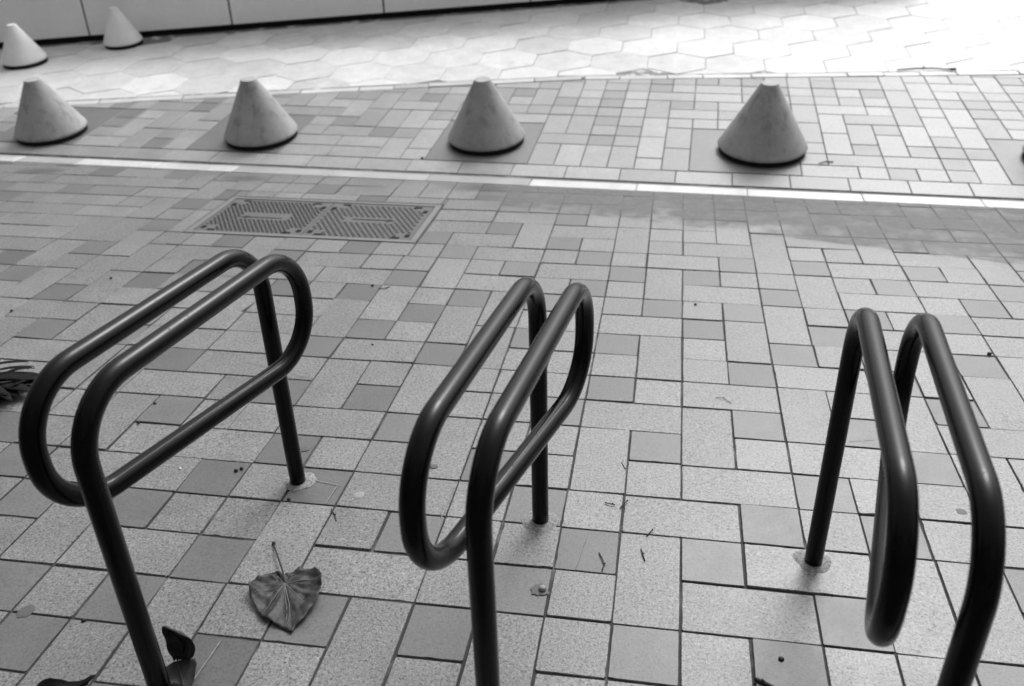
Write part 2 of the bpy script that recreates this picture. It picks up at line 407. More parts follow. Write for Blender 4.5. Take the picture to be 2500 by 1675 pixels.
for j in range(0, 14):
    for i in range(-37, 20):
        if (i, j) in occ or not strip_ok(i, j): continue
        r = random.random(); w_, h_ = 1, 1
        if r < .25 and (i+1, j) not in occ and strip_ok(i+1, j): w_ = 2
        elif r < .5 and (i, j+1) not in occ and strip_ok(i, j+1): h_ = 2
        for a in range(w_):
            for b in range(h_): occ[(i+a, j+b)] = 1
        P = [pq(i+.15, j+1.08), pq(i+.15+w_, j+1.08), pq(i+.15+w_, j+1.08+h_), pq(i+.15, j+1.08+h_)]
        for l in (LA, LB): P = clip(P, -l[0], -l[1], -l[2])
        if len(P) < 3 or area(P) < .08: continue
        c = (sum(a[0] for a in P)/len(P), sum(a[1] for a in P)/len(P)); q = projpx((c[0], c[1], zg(*c)))
        if not q or not (-60 < q[0] < 2560): continue
        stiles.append((P, MAT_STRIP_D if (w_*h_ == 1 and random.random() < .34) else MAT_STRIP_L, -q[1]))
stiles.sort(key=lambda a: a[2])
sv, sf, sm = [], [], []
for n, (P, mt, _) in enumerate(stiles):
    if n < 296: flat_slab('tile', P, mt, slope, gap=.0026)
    else:
        g = slab_geo(P, .0026, .002, .0015, .02)
        if not g: continue
        b0 = len(sv); sv += [(x, y, z + zg(x/S, y/S)*S) for x, y, z in g[0]]; sf += [tuple(b0+q for q in f) for f in g[1]]; sm += [1 if mt == MAT_STRIP_D else 0]*len(g[1])
if sv:
    me = mesh('tile_field', sv, sf); me.materials.append(MAT_STRIP_L); me.materials.append(MAT_STRIP_D)
    for p, q in zip(me.polygons, sm): p.material_index = q
    o = link('tile_field', me, None, slope); o['kind'] = 'stuff'
for a, b in patches:
    flat_slab('mortar_patch', [pq(a, 1.1), pq(b, 1.1), pq(b, 5.06), pq(a, 5.06)], MAT_PATCH, slope, gap=.002, depth=.02, jit=0)

# ------------------------------------------------------------------ street of hexagonal slabs
random.seed(5)
street = sheet('street', [(-60, 13.4+.3), (-4.6, 24.0+.3), (60, 29.5), (60, 60), (-60, 60)], MAT_BED3, -.0030); street['kind'] = 'structure'
HW = 2.74; HR = HW/math.sqrt(3)
W0, W1 = (-60., 20.2), (20., 44.9)                        # foot of the panel wall
WD = Vector((W1[0]-W0[0], W1[1]-W0[1])).normalized()
LW = line_abc(W0, W1)
for r in range(-4, 18):
    for c_ in range(-18, 12):
        hx = c_*HW + (HW/2 if r % 2 else 0) + .9; hy = 24.15 + r*HR*1.5 + (-.03)*hx
        P = [(hx+HR*math.sin(math.pi/3*q), hy+HR*math.cos(math.pi/3*q)) for q in range(6)]
        l = LA if hx < B1[0] else LB
        P = clip(P, l[0], l[1], l[2]-.62)
        if len(P) > 2: P = clip(P, -LW[0], -LW[1], -LW[2]-.25)
        if len(P) < 3 or area(P) < .3: continue
        c = (sum(a[0] for a in P)/len(P), sum(a[1] for a in P)/len(P)); q = projpx((c[0], c[1], zg(*c)))
        if not q or not (-140 < q[0] < 2640 and -90 < q[1] < 400): continue
        o = flat_slab('hexagonal_slab', P, MAT_HEX, street, gap=.0022, bev=.006, bdep=.0016, depth=.03, jit=.0012)
        if o:
            o.rotation_euler.rotate_axis('X', random.gauss(0, .004)); o.rotation_euler.rotate_axis('Y', random.gauss(0, .004))
# edging between strip and street
for a, b in ((B0, B1), (B1, B2)):
    L = math.hypot(b[0]-a[0], b[1]-a[1]); ex, ey = (b[0]-a[0])/L, (b[1]-a[1])/L; t = 0
    while t < L:
        st = min(random.choice((2.2, 2.7, 1.6)), L-t); P = []
        for tt, ww in ((t, .05), (t+st, .05), (t+st, .58), (t, .58)): P.append((a[0]+ex*tt-ey*ww, a[1]+ey*tt+ex*ww))
        c = ((P[0][0]+P[2][0])/2, (P[0][1]+P[2][1])/2); q = projpx((c[0], c[1], zg(*c))); t += st
        if st > .4 and q and -100 < q[0] < 2600: flat_slab('edging_stone', P, MAT_EDGE, street, gap=.004, bev=.003, jit=.003)

# ------------------------------------------------------------------ panel wall at the back
MAT_PANEL, t_, p_ = new_mat('smooth wall panel'); b_ = NB(t_)
n1_ = b_.noise(1.2, 4, .5); n2_ = b_.noise(30, 5, .6)
b_.L(b_.grey(b_.m('MULTIPLY', .92, b_.m('ADD', b_.m('ADD', .75, b_.m('MULTIPLY', n1_, .35)), b_.m('MULTIPLY', n2_, .15)))), p_.inputs['Base Color'])
p_.inputs['Roughness'].default_value = .3; p_.inputs['Specular IOR Level'].default_value = .9
wall = empty('panel_wall', place(*W0))
tag(wall, 'pale smooth panel wall with vertical joints and dark gap at its foot behind the street', 'wall')
nx, ny = -WD.y, WD.x
def wall_box(t0, t1, d0, d1, z0, z1, name, mat):
    v = []
    for (t, d) in ((t0, d0), (t1, d0), (t1, d1), (t0, d1)):
        x = W0[0]+WD.x*t+nx*d; y = W0[1]+WD.y*t+ny*d; xb = W0[0]+WD.x*t; yb = W0[1]+WD.y*t
        for z in (z0, z1): v.append((x*S, y*S, (zg(xb, yb)+z)*S))
    f = [(0, 2, 3, 1), (2, 4, 5, 3), (4, 6, 7, 5), (6, 0, 1, 7), (1, 3, 5, 7), (0, 6, 4, 2)]
    bm = bmesh.new(); vs_ = [bm.verts.new(a) for a in v]
    for q in f: bm.faces.new([vs_[a] for a in q])
    bmesh.ops.recalc_face_normals(bm, faces=bm.faces)
    bmesh.ops.bevel(bm, geom=[e for e in bm.edges], offset=.002, segments=1, affect='EDGES')
    me = bpy.data.meshes.new(name); bm.to_mesh(me); bm.free(); o = link(name, me, mat); on(o, wall); return o
TJ = (Vector((-32.25, 28.55))-Vector(W0)).length
ts = [TJ-24.4, TJ-16.3, TJ-8.2, TJ, TJ+7.6, TJ+16, TJ+24.4, TJ+33, TJ+41, TJ+49]
for a, b in zip(ts[:-1], ts[1:]): wall_box(a+.05, b-.05, 0, .5, .34, 5.6, 'wall_panel', MAT_PANEL)
wall_box(ts[0], ts[-1], .22, .6, -.3, 5.5, 'wall_core', MAT_BLACKGAP)
wall_box(ts[0], ts[-1], -.06, .66, 5.62, 6.0, 'coping', MAT_EDGE)

# ------------------------------------------------------------------ unseen block added at the viewer's back to darken near paving and tube reflections
MAT_SHADE_STONE = plain('shade building dark stone', .10, .7, .4, .4, 3); MAT_SHADE_GLASS = plain('shade building dark glass', .02, .15, .5)
bd = empty('shade_building', (0, -34*S, 0)); tag(bd, 'unseen dark stone block added behind the viewer to shade the near paving', 'shade_building')
def bbox(x0, x1, y0, y1, z0, z1, nm, mt, parent=None):
    bm = bmesh.new(); bmesh.ops.create_cube(bm, size=1)
    for v in bm.verts: v.co = Vector(((x0+x1)/2+v.co.x*(x1-x0), (y0+y1)/2+v.co.y*(y1-y0), (z0+z1)/2+v.co.z*(z1-z0)))
    bmesh.ops.bevel(bm, geom=bm.edges[:], offset=.01, segments=1, affect='EDGES')
    me = bpy.data.meshes.new(nm); bm.to_mesh(me); bm.free(); o = link(nm, me, mt); o.parent = bd; o.matrix_parent_inverse = Matrix.Translation(-bd.location); return o
yb = -34*S
bbox(-11, 9, yb-4, yb, -.1, 4.2, 'wall', MAT_SHADE_STONE); bbox(-9.5, -4.6, yb+.005, yb+2.6, -.1, 4.2, 'shade_wing', MAT_SHADE_STONE)
bbox(-11.1, 9.1, yb-4.1, yb+.12, 4.21, 4.5, 'shade_roof_edge', MAT_SHADE_STONE)
for x in (-3.6, -1.6, .4, 2.4, 4.4, 6.4):
    for z in (.5, 2.4): bbox(x, x+1.3, yb+.002, yb+.05, z, z+1.4, 'shade_window', MAT_SHADE_GLASS)

# ------------------------------------------------------------------ concrete cones
MAT_CONE, t_, p_ = new_mat('cast concrete'); b_ = NB(t_)
tc_ = b_.n('ShaderNodeTexCoord'); oi_ = b_.n('ShaderNodeObjectInfo')
n1_ = b_.noise(5, 5, .6); n2_ = b_.noise(160, 3, .6); n3_ = b_.ramp(b_.noise(11, 4, .6), .55, .75)
c_ = b_.m('MULTIPLY', .39, b_.m('ADD', b_.m('ADD', .36, b_.m('MULTIPLY', n1_, .8)), b_.m('MULTIPLY', n2_, .45)))
mp_ = b_.n('ShaderNodeMapping'); mp_.inputs['Scale'].default_value = (22, 22, 2.2); b_.L(tc_.outputs['Object'], mp_.inputs['Vector'])
drip_ = b_.ramp(b_.noise(1.0, 4, .6, vec=mp_.outputs[0]), .50, .72); pit_ = b_.ramp(b_.noise(75, 2, .5), .64, .72)
c_ = b_.m('MULTIPLY', c_, b_.m('SUBTRACT', 1.0, b_.m('MULTIPLY', n3_, .32)))
c_ = b_.m('MULTIPLY', c_, b_.m('SUBTRACT', 1.0, b_.m('MULTIPLY', drip_, .28)))
c_ = b_.m('MULTIPLY', c_, b_.m('SUBTRACT', 1.0, b_.m('MULTIPLY', pit_, .25)))
b_.L(b_.grey(c_), p_.inputs['Base Color']); p_.inputs['Roughness'].default_value = .75; b_.bump(n2_, .3, .002, p_)
MAT_CONEW = plain('pale concrete', .85, .75, .4, .35, 9, speck=.25)
def lathe(prof, n=48):
    v, f = [], []
    for r, z in prof:
        for k in range(n): v.append((r*S*math.cos(2*math.pi*k/n), r*S*math.sin(2*math.pi*k/n), z*S))
    for a in range(len(prof)-1):
        for k in range(n):
            j = (k+1) % n; f.append((a*n+k, a*n+j, (a+1)*n+j, (a+1)*n+k))
    f.append(tuple((len(prof)-1)*n+k for k in range(n))); return v, f
def make_cone(x, y, rb, h, rt, mat, label, group):
    root = empty('cone_bollard'); m = frame_at(x, y); root.matrix_world = m @ Matrix.Rotation(random.uniform(0, 6), 4, 'Z')
    bv, bf = lathe([(rb*.965, -.1), (rb*.965, .17), (rb*.9, .19)])
    link('base_ring', mesh('base_ring', bv, bf, False), MAT_BLACKGAP, root)
    prof = [(rb*.94, .17), (rb*.98, .185), (rb, .235), (rb*.975, .31)]
    for q in range(1, 9): 
        t = q/8; prof.append((rb*.975+(rt-rb*.975)*t, .31+(h-.33)*t))
    prof += [(rt*.985, h-.008), (rt*.93, h)]
    cv, cf = lathe(prof); me = mesh('body', cv, cf, True); me.polygons[-1].use_smooth = False
    link('body', me, mat, root); return tag(root, label, 'bollard', group)
random.seed(3)
names = ['grey concrete cone standing leftmost in the near row behind the slot drain', 'grey concrete cone behind the slot drain, second from the left in its row',
         'grey concrete cone behind the slot drain, right of the access cover', 'large grey concrete cone nearest the right, in a dark square patch',
         'concrete cone cut off by the right edge of the picture']
SIZES = [(1.42, 2.32), (1.47, 2.42), (1.53, 2.48), (1.66, 2.58), (1.66, 2.58)]
for (cx, cy), lb, (rb_, h_) in zip(CONES, names, SIZES): make_cone(cx, cy, rb_, h_, .31, MAT_CONE, lb, 'cones along the tiled strip')
make_cone(-33.75, 25.15, 1.08, 1.95, .22, MAT_CONEW, 'pale concrete cone across the street at the left edge of the picture', 'pale cones across the street')
make_cone(-30.1, 28.35, 1.0, 1.95, .2, MAT_CONEW, 'pale concrete cone standing against the foot of the panel wall', 'pale cones across the street')

# ------------------------------------------------------------------ access cover
MAT_PLATE = plain('worn cast iron', .115, .6, .25, .35, 12, .0, .5)
MAT_FRAME = plain('steel frame', .15, .5, .5, .3, 14)
MAT_TREAD = plain('dirt in tread', .02, .8, .3, .6, 60)
ac = empty('access_cover', ((-11.65)*S, 8.6*S, 0)); tag(ac, 'twin cast iron access cover with studded plates set in the paving', 'manhole cover')
def box_on(x0, x1, y0, y1, z0, z1, name, mat, parent, bev=.001):
    bm = bmesh.new(); bmesh.ops.create_cube(bm, size=1)
    for v in bm.verts: v.co = Vector((((x0+x1)/2+v.co.x*(x1-x0))*S, ((y0+y1)/2+v.co.y*(y1-y0))*S, (z0+z1)/2+v.co.z*(z1-z0)))
    if bev: bmesh.ops.bevel(bm, geom=bm.edges[:], offset=bev, segments=1, affect='EDGES')
    me = bpy.data.meshes.new(name); bm.to_mesh(me); bm.free(); o = link(name, me, mat); on(o, parent); return o
X0, X1, Y0, Y1 = -15.4, -7.95, 7.0, 10.35
for a in ((X0, X1, Y0, Y0+.17), (X0, X1, Y1-.17, Y1), (X0, X0+.2, Y0+.175, Y1-.175), (X1-.2, X1, Y0+.175, Y1-.175)):
    box_on(a[0], a[1], a[2], a[3], -.03, .0015, 'frame', MAT_FRAME, ac)
def rot2(x, y, a): return (x*math.cos(a)-y*math.sin(a), x*math.sin(a)+y*math.cos(a))
for n, (xa, xb) in enumerate(((X0+.23, -11.67), (-11.64, X1-.23))):
    plate = box_on(xa, xb, Y0+.2, Y1-.2, -.03, -.001, 'cover_plate', MAT_PLATE, ac)
    tv, tf = [], []
    pit = .15 if n == 0 else .19; size = .05 if n == 0 else .06
    r = 0; y = Y0+.32
    my = (Y0+Y1)/2
    while y < Y1-.3:
        x = xa+.14+(pit/2 if r % 2 else 0); c_ = 0
        while x < xb-.12:
            mx = (xa+xb)/2
            inmid = abs(x-mx) < .85 and abs(y-my) < .28
            corner = min(x-xa, xb-x) < .55 and min(y-(Y0+.2), (Y1-.2)-y) < .55
            if not inmid and not corner:
                base = len(tv)
                for q in range(3):                                    # three short ribs meeting in a Y
                    an = math.pi/6 + q*2*math.pi/3 + (math.pi if (r+c_) % 2 else 0)
                    pts = [(0, -.011), (size, -.011), (size, .011), (0, .011)]
                    b0 = len(tv)
                    for zz in (-.001, .0012):
                        for ax_, ay_ in pts:
                            u_, v_ = rot2(ax_, ay_, an); tv.append(((x+u_)*S, (y+v_)*S, zz+.0001*q))
                    tf += [(b0+4, b0+5, b0+6, b0+7), (b0, b0+1, b0+5, b0+4), (b0+1, b0+2, b0+6, b0+5), (b0+2, b0+3, b0+7, b0+6)]
            x += pit; c_ += 1
        y += pit*.8; r += 1
    o = link('tread_pattern', mesh('tread_pattern', tv, tf), MAT_TREAD); o['kind'] = 'stuff'
    o.parent = plate; o.matrix_parent_inverse = plate.matrix_world.inverted()
    for sx in (0, 1):
        for sy in (0, 1):
            ex_ = xa+.17 if sx == 0 else xb-.17; ey_ = Y0+.52 if sy == 0 else Y1-.72
            fx_ = xa+.5 if sx == 0 else xb-.5; fy_ = Y0+.33 if sy == 0 else Y1-.35
            for (kx, ky, hw, hh) in ((ex_, ey_, .075, .11), (fx_, fy_, .13, .06)):
                box_on(kx-hw, kx+hw, ky-hh, ky+hh, -.004, .0006, 'keyhole', MAT_BLACKGAP, ac, 0)
    mx = (xa+xb)/2; hd = -1 if n == 0 else 1                            # engraved arrow, mirrored between the plates
    yy = my - (.16 if n == 0 else -.05)
    box_on(mx-.6, mx+.6, yy-.02, yy+.02, -.002, .0008, 'arrow_shaft', MAT_TREAD, ac, 0)
    v = [((mx+hd*.8)*S, yy*S, .0008), ((mx+hd*.55)*S, (yy+.11)*S, .0008), ((mx+hd*.6)*S, (yy+.02)*S, .0008), ((mx+hd*.6)*S, (yy-.02)*S, .0008), ((mx+hd*.55)*S, (yy-.11)*S, .0008)]
    v += [(a, b, -.002) for a, b, c in v]
    o = link('arrow_head', mesh('arrow_head', v, [(0, 1, 2, 3, 4) if hd < 0 else (4, 3, 2, 1, 0)]+[(q, (q+1) % 5, (q+1) % 5+5, q+5) for q in range(5)]), MAT_TREAD); on(o, ac)

# ------------------------------------------------------------------ bicycle racks
MAT_TUBE, t_, p_ = new_mat('satin black powder coat'); b_ = NB(t_)
n1_ = b_.noise(260, 2, .5); n2_ = b_.noise(22, 4, .6)
b_.L(b_.grey(b_.m('ADD', .002, b_.m('MULTIPLY', b_.ramp(n2_, .6, .8), .004))), p_.inputs['Base Color'])
b_.L(b_.m('ADD', .23, b_.m('ADD', b_.m('MULTIPLY', b_.m('SUBTRACT', n2_, .5), .16), b_.m('MULTIPLY', b_.ramp(b_.noise(55, 5, .7, dist=.6), .58, .68), .16))), p_.inputs['Roughness'])
p_.inputs['Specular IOR Level'].default_value = .21; b_.bump(n1_, .08, .0006, p_)
MAT_DROP, t_, p_ = new_mat('water drop'); p_.inputs['Base Color'].default_value = (.02, .02, .02, 1); p_.inputs['Roughness'].default_value = .03
RH, RZ, RL, RS, RR, TR = 4.688, 2.898, 4.661, .719, .835, .139
def rack_pts(th):
    d = Vector((math.sin(th), math.cos(th), 0)); q = Vector((math.cos(th), -math.sin(th), 0)); up = Vector((0, 0, 1)); b = Vector((0, 0, 0))
    return [b-up*.3, b+up*RH, b-d*RL+up*RH, b-d*RL+up*RZ, b+q*RS+up*RZ, b+q*RS+up*RH, b+q*RS-d*RL+up*RH, b+q*RS-d*RL-up*.3]
def fillet(p0, p1, p2, r, n=14):
    a = (p0-p1).normalized(); b = (p2-p1).normalized(); ang = a.angle(b); t = r/math.tan(ang/2)
    c = p1+(a+b).normalized()*r/math.sin(ang/2); s = p1+a*t-c; e = p1+b*t-c; th = math.pi-ang
    return [c+(s*math.sin((1-i/n)*th)+e*math.sin(i/n*th))/math.sin(th) for i in range(n+1)]
def sweep(pts, r, ns=28, caps=(False, False), v0=None):
    v, f = [], []; T = []
    for i in range(len(pts)):
        a = pts[max(i-1, 0)]; b = pts[min(i+1, len(pts)-1)]; T.append((b-a).normalized())
    n = v0 or T[0].orthogonal().normalized()
    for i, p in enumerate(pts):
        n = (n - T[i]*n.dot(T[i])).normalized(); bn = T[i].cross(n)
        for k in range(ns):
            a = 2*math.pi*k/ns; v.append((p+(n*math.cos(a)+bn*math.sin(a))*r)*S)
    for i in range(len(pts)-1):
        for k in range(ns):
            j = (k+1) % ns; f.append((i*ns+k, i*ns+j, (i+1)*ns+j, (i+1)*ns+k))
    if caps[0]: f.append(tuple(range(ns))[::-1])
    if caps[1]: f.append(tuple((len(pts)-1)*ns+k for k in range(ns)))
    return v, f
def densify(pts, step=.5):
    o = [pts[0]]
    for a, b in zip(pts[:-1], pts[1:]):
        n = max(1, int((b-a).length/step))
        for i in range(1, n+1): o.append(a.lerp(b, i/n))
    return o
def blob(name, c, rx, ry, hz, mat, parent, seed, n=26, rag=.25):
    """thin irregular raised patch"""
    v = [(c[0]*S, c[1]*S, hz)]; f = []
    for ring, (fr, z) in enumerate(((.55, hz), (.85, hz*.75), (1.0, .0))):
        for k in range(n):
            a = 2*math.pi*k/n; q = 1+rag*noise.noise(Vector((math.cos(a)*1.3+seed, math.sin(a)*1.3, seed*.7)))+rag*.5*noise.noise(Vector((math.cos(a)*4, math.sin(a)*4, seed)))
            v.append(((c[0]+rx*fr*q*math.cos(a))*S, (c[1]+ry*fr*q*math.sin(a))*S, z))
    for k in range(n):
        j = (k+1) % n; f.append((0, 1+k, 1+j))
        for ring in range(2): f.append((1+ring*n+k, 1+(ring+1)*n+k, 1+(ring+1)*n+j, 1+ring*n+j))
    return link(name, mesh(name, v, f, True), mat, parent)
def make_rack(x, y, th, label, seed):
    root = empty('bicycle_rack', (x*S, y*S, 0)); P = rack_pts(th)
    fl = [fillet(P[i-1], P[i], P[i+1], RR) for i in range(1, 7)]
    low1 = fl[0][0]+Vector((0, 0, -.15)); low2 = fl[5][-1]+Vector((0, 0, -.15))
    m1 = (fl[1][-1]+fl[2][0])/2; m2 = (fl[3][-1]+fl[4][0])/2
    for nm, pts, caps in (('post', [P[0], low1], (True, False)), ('top_rail', [low1]+fl[0]+fl[1]+[m1], (False, False)), ('lower_rail', [m1]+fl[2]+fl[3]+[m2], (False, False)),
                          ('top_rail', [m2]+fl[4]+fl[5]+[low2], (False, False)), ('post', [low2, P[7]], (False, True))):
        v, f = sweep(densify(pts), TR, caps=caps); link(nm, mesh(nm, v, f, True), MAT_TUBE, root)
    rnd = random.Random(seed)
    for q, pt in enumerate((P[0], P[7])):
        blob('mortar_collar', (pt.x, pt.y), .30, .27, .0035, MAT_GROUT, root, seed+q*3.7)
    # rain drops hanging under the rails
    dv, df = [], []
    for a, b in ((fl[0][-1], fl[1][0]), (fl[2][-1], fl[3][0]), (fl[4][-1], fl[5][0])):
        for q in range(9):
            c = a.lerp(b, rnd.random())+Vector((0, 0, -TR)); r = rnd.uniform(.010, .022)
            base = len(dv)
            for i in range(4):
                ph = math.pi*(.15+.85*i/3)
                for k in range(6):
                    an = k*math.pi/3; dv.append((c+Vector((math.sin(ph)*math.cos(an)*r, math.sin(ph)*math.sin(an)*r, math.cos(ph)*r*1.2)))*S)
            for i in range(3):
                for k in range(6): df.append((base+i*6+k, base+(i+1)*6+k, base+(i+1)*6+(k+1) % 6, base+i*6+(k+1) % 6))
    o = link('water_drops', mesh('water_drops', dv, df, True), MAT_DROP, root); o['kind'] = 'stuff'
    return tag(root, label, 'bike rack', 'bicycle racks in a row')
make_rack(-6.908, -4.436, .140, 'black tubular bicycle rack on the left, a curled leaf at its near post', 1)
make_rack(-2.372, -4.893, .128, 'middle one of the three black tubular bicycle racks', 2)
make_rack(2.084, -5.291, .087, 'black tubular bicycle rack at the right edge of the picture', 3)

# ------------------------------------------------------------------ fallen leaves
MAT_LEAFBIG, t_, p_ = new_mat('mottled dry leaf'); b_ = NB(t_)
m1_ = b_.ramp(b_.noise(38, 5, .7), .35, .68); m2_ = b_.ramp(b_.noise(140, 3, .6), .3, .7); m3_ = b_.ramp(b_.noise(22, 3, .5), .58, .70)
c_ = b_.m('ADD', .008, b_.m('MULTIPLY', m1_, .034)); c_ = b_.m('MULTIPLY', c_, b_.m('ADD', .65, b_.m('MULTIPLY', m2_, .6)))
c_ = b_.m('MULTIPLY', c_, b_.m('SUBTRACT', 1.0, b_.m('MULTIPLY', m3_, .75)))
b_.L(b_.grey(c_), p_.inputs['Base Color']); p_.inputs['Roughness'].default_value = .6; b_.bump(b_.noise(220, 3, .6), .5, .001, p_)
def leaf_mesh(outline, ctr, zf, rings=(.2, .4, .6, .8, .92, 1.0), sub=3):
    n0 = len(outline); ol = []
    for i in range(n0):
        a, b, c, d = [Vector(outline[(i+q) % n0]) for q in (-1, 0, 1, 2)]
        for s in range(sub):
            t = s/sub; ol.append(.5*((2*b)+(c-a)*t+(2*a-5*b+4*c-d)*t*t+(3*b-a-3*c+d)*t**3))
    n = len(ol); v = [(ctr[0], ctr[1], zf(0, 0, 0))]; f = []
    for fr in rings:
        for k in range(n):
            p = Vector(ctr).lerp(ol[k], fr)
            if fr == 1.0: p += (ol[k]-Vector(ctr)).normalized()*random.uniform(-.012, .012)
            v.append((p.x, p.y, zf(fr, math.atan2(p.y-ctr[1], p.x-ctr[0]), k)))
    for k in range(n):
        j = (k+1) % n; f.append((0, 1+k, 1+j))
        for r in range(len(rings)-1): f.append((1+r*n+k, 1+(r+1)*n+k, 1+(r+1)*n+j, 1+r*n+j))
    return v, f
OUT = [(-6.181,-6.737),(-6.293,-6.767),(-6.396,-6.841),(-6.517,-7.019),(-6.466,-7.213),(-6.324,-7.389),(-6.145,-7.568),(-6.006,-7.616),(-5.827,-7.684),(-5.601,-7.821),(-5.638,-7.658),(-5.564,-7.502),(-5.515,-7.278),(-5.506,-7.11),(-5.533,-6.957),(-5.582,-6.803),(-5.742,-6.654),(-5.987,-6.635),(-6.113,-6.712)][::-1]
CT = (-6.081, -6.945)
OUT = [((a-CT[0])*(1.12 if b > -7.75 else 1), (b-CT[1])*(1.10 if b > -7.75 else 1)) for a, b in OUT]
VEINS = [math.atan2(p[1], p[0]) for p in ((.48, -.876), (-.06, -.62), (.52, -.33), (-.385, -.27), (.5, .14), (-.2, .16), (.25, -.63))]
def zleaf(fr, a, k):
    x, y = fr*math.cos(a), fr*math.sin(a)
    ve = max([max(0, 1-abs((a-q+math.pi) % (2*math.pi)-math.pi)/.20) for q in VEINS])
    cr = noise.noise(Vector((x*3.1, y*3.1, 1.7)))*.075 + noise.noise(Vector((x*8, y*8, 4.1)))*.040 + noise.noise(Vector((x*17, y*17, 9)))*.016
    return max(.012, .045 + .05*fr**3*(1+1.2*math.sin(a*2+1)) + cr*fr**.7 - .035*ve*fr*(1-fr*.5) + .02*math.sin(a*11)*fr**4)
random.seed(17)
lv = empty('fallen_leaf', (CT[0]*S, CT[1]*S, 0)); tag(lv, 'broad heart-shaped dry leaf with pale veins lying flat on the paving', 'leaf')
v, f = leaf_mesh(OUT, (0, 0), zleaf, rings=(.08, .16, .25, .34, .43, .52, .61, .7, .78, .86, .93, 1.0), sub=6); v = [(a*S, b*S, c*S) for a, b, c in v]
me = mesh('blade', v, f, True); o = link('blade', me, MAT_LEAFBIG, lv)
so_ = o.modifiers.new('Solidify', 'SOLIDIFY'); so_.thickness = .0009; so_.offset = -1
for q in VEINS:
    L = .72; pts = []
    best = max(OUT, key=lambda p: math.cos(math.atan2(p[1], p[0])-q)); R_ = math.hypot(*best)*.88
    for s in range(9):
        t = s/8*R_; fr = t/R_*.88; qq = q+.16*math.sin(t*3.2+q*5)*t; pts.append(Vector((math.cos(qq)*t, math.sin(qq)*t, zleaf(fr, qq, 0)+.013)))
    vv, ff = [], []
    n_ = None
    for i, p in enumerate(pts):
        wd = .0095*(1-i/8*.75); d = Vector((-math.sin(q), math.cos(q), 0))
        vv += [(p-d*wd)*S, (p+Vector((0, 0, .010*(1-i/9))))*S, (p+d*wd)*S]
    for i in range(8): ff += [(i*3, i*3+1, i*3+4, i*3+3), (i*3+1, i*3+2, i*3+5, i*3+4)]
    link('vein', mesh('vein', vv, ff, True), MAT_VEIN, lv)
st = [Vector((0, 0, .05)), Vector((-.111, .207, .09)), Vector((-.348, .543, .10)), Vector((-.53, .80, .04)), Vector((-.565, .86, .03))]
st = densify(st, .08); v, f = sweep(st, .013, 8, (True, True)); link('stem', mesh('stem', v, f, True), MAT_TWIG, lv)
v, f = sweep([Vector((-.555, .845, .03)), Vector((-.575, .885, .03))], .03, 8, (True, True)); link('stem_end', mesh('stem_end', v, f, True), MAT_TWIG, lv)
# curled leaf standing against the near post of the left rack
cl = empty('fallen_leaf', (-7.0*S, -8.45*S, 0)); tag(cl, 'dark curled leaf standing on edge against the foot of the left rack', 'leaf')
vv, ff = [], []; nu, nv = 12, 9
for i in range(nu+1):
    t = i/nu; wdt = .25*(math.sin(math.pi*min(.995, .10+.90*t))**.75)+.004
    for j in range(nv+1):
        s = j/nv*2-1; a = s*1.0
        x = wdt*math.sin(a)+.05+.12*math.sin(math.pi*t)-.03*t; y = -.10+.22*(math.cos(a)-.5)*wdt/.25-.06*t+.012*math.sin(j*2.1+i)
        z = .015+t*.74+.05*s*math.sin(math.pi*t)+.014*math.sin(i*1.7+j*.9); vv.append((x*S, y*S, z*S))
for i in range(nu):
    for j in range(nv): ff.append((i*(nv+1)+j, i*(nv+1)+j+1, (i+1)*(nv+1)+j+1, (i+1)*(nv+1)+j))
o = link('blade', mesh('blade', vv, ff, True), MAT_LEAFBIG, cl); q_ = o.modifiers.new('Solidify', 'SOLIDIFY'); q_.thickness = .0012
v, f = sweep(densify([Vector((.05, -.02, .03)), Vector((.15, -.03, .3)), Vector((.13, -.08, .5)), Vector((.06, -.14, .68))], .1), .010, 6, (True, True)); link('midrib', mesh('midrib', v, f, True), MAT_LEAFDK, cl)
# flat leaves at the same foot, cut by the lower picture edge
def flat_leaf(x, y, ln, wd, ang, mat, label, lift=.05, curl=.12):
    r = empty('fallen_leaf', (x*S, y*S, 0)); r.rotation_euler = (0, 0, ang); tag(r, label, 'leaf')
    pts = []
    for k in range(18):
        a = 2*math.pi*k/18; c, s = math.cos(a), math.sin(a)
        pts.append((ln*c*(1 if c < 0 else 1.08), wd*s*(1-.25*c)))
    ph = random.uniform(0, 9)
    v, f = leaf_mesh(pts, (0, 0), lambda fr, a, k: lift+curl*fr*fr*(.5+.5*math.sin(a*2+ph))+.03*noise.noise(Vector((math.cos(a)*2, math.sin(a)*2, fr*3+ph)))*fr, sub=2)
    o = link('blade', mesh('blade', [(a*S, b*S, c*S) for a, b, c in v], f, True), mat, r); q = o.modifiers.new('Solidify', 'SOLIDIFY'); q.thickness = .0009; q.offset = -1
    v, f = sweep(densify([Vector((-ln*1.5, 0, .03)), Vector((-ln, 0, lift+.03)), Vector((0, 0, lift+.02)), Vector((ln*.8, 0, lift+.04))], .1), .011, 6, (True, True))
    link('midrib', mesh('midrib', v, f, True), mat, r); return r
flat_leaf(-6.78, -8.80, .30, .22, -.9, MAT_LEAF, 'small brown leaf lying beneath the upright curled leaf at the left rack')
flat_leaf(-6.55, -9.15, .34, .2, .2, MAT_LEAFDK, 'dark leaf at the bottom edge of the picture right of the left rack foot')
flat_leaf(-8.15, -9.32, .36, .22, .75, MAT_LEAFDK, 'dark leaf at the bottom edge of the picture left of the left rack foot', .06, .25)
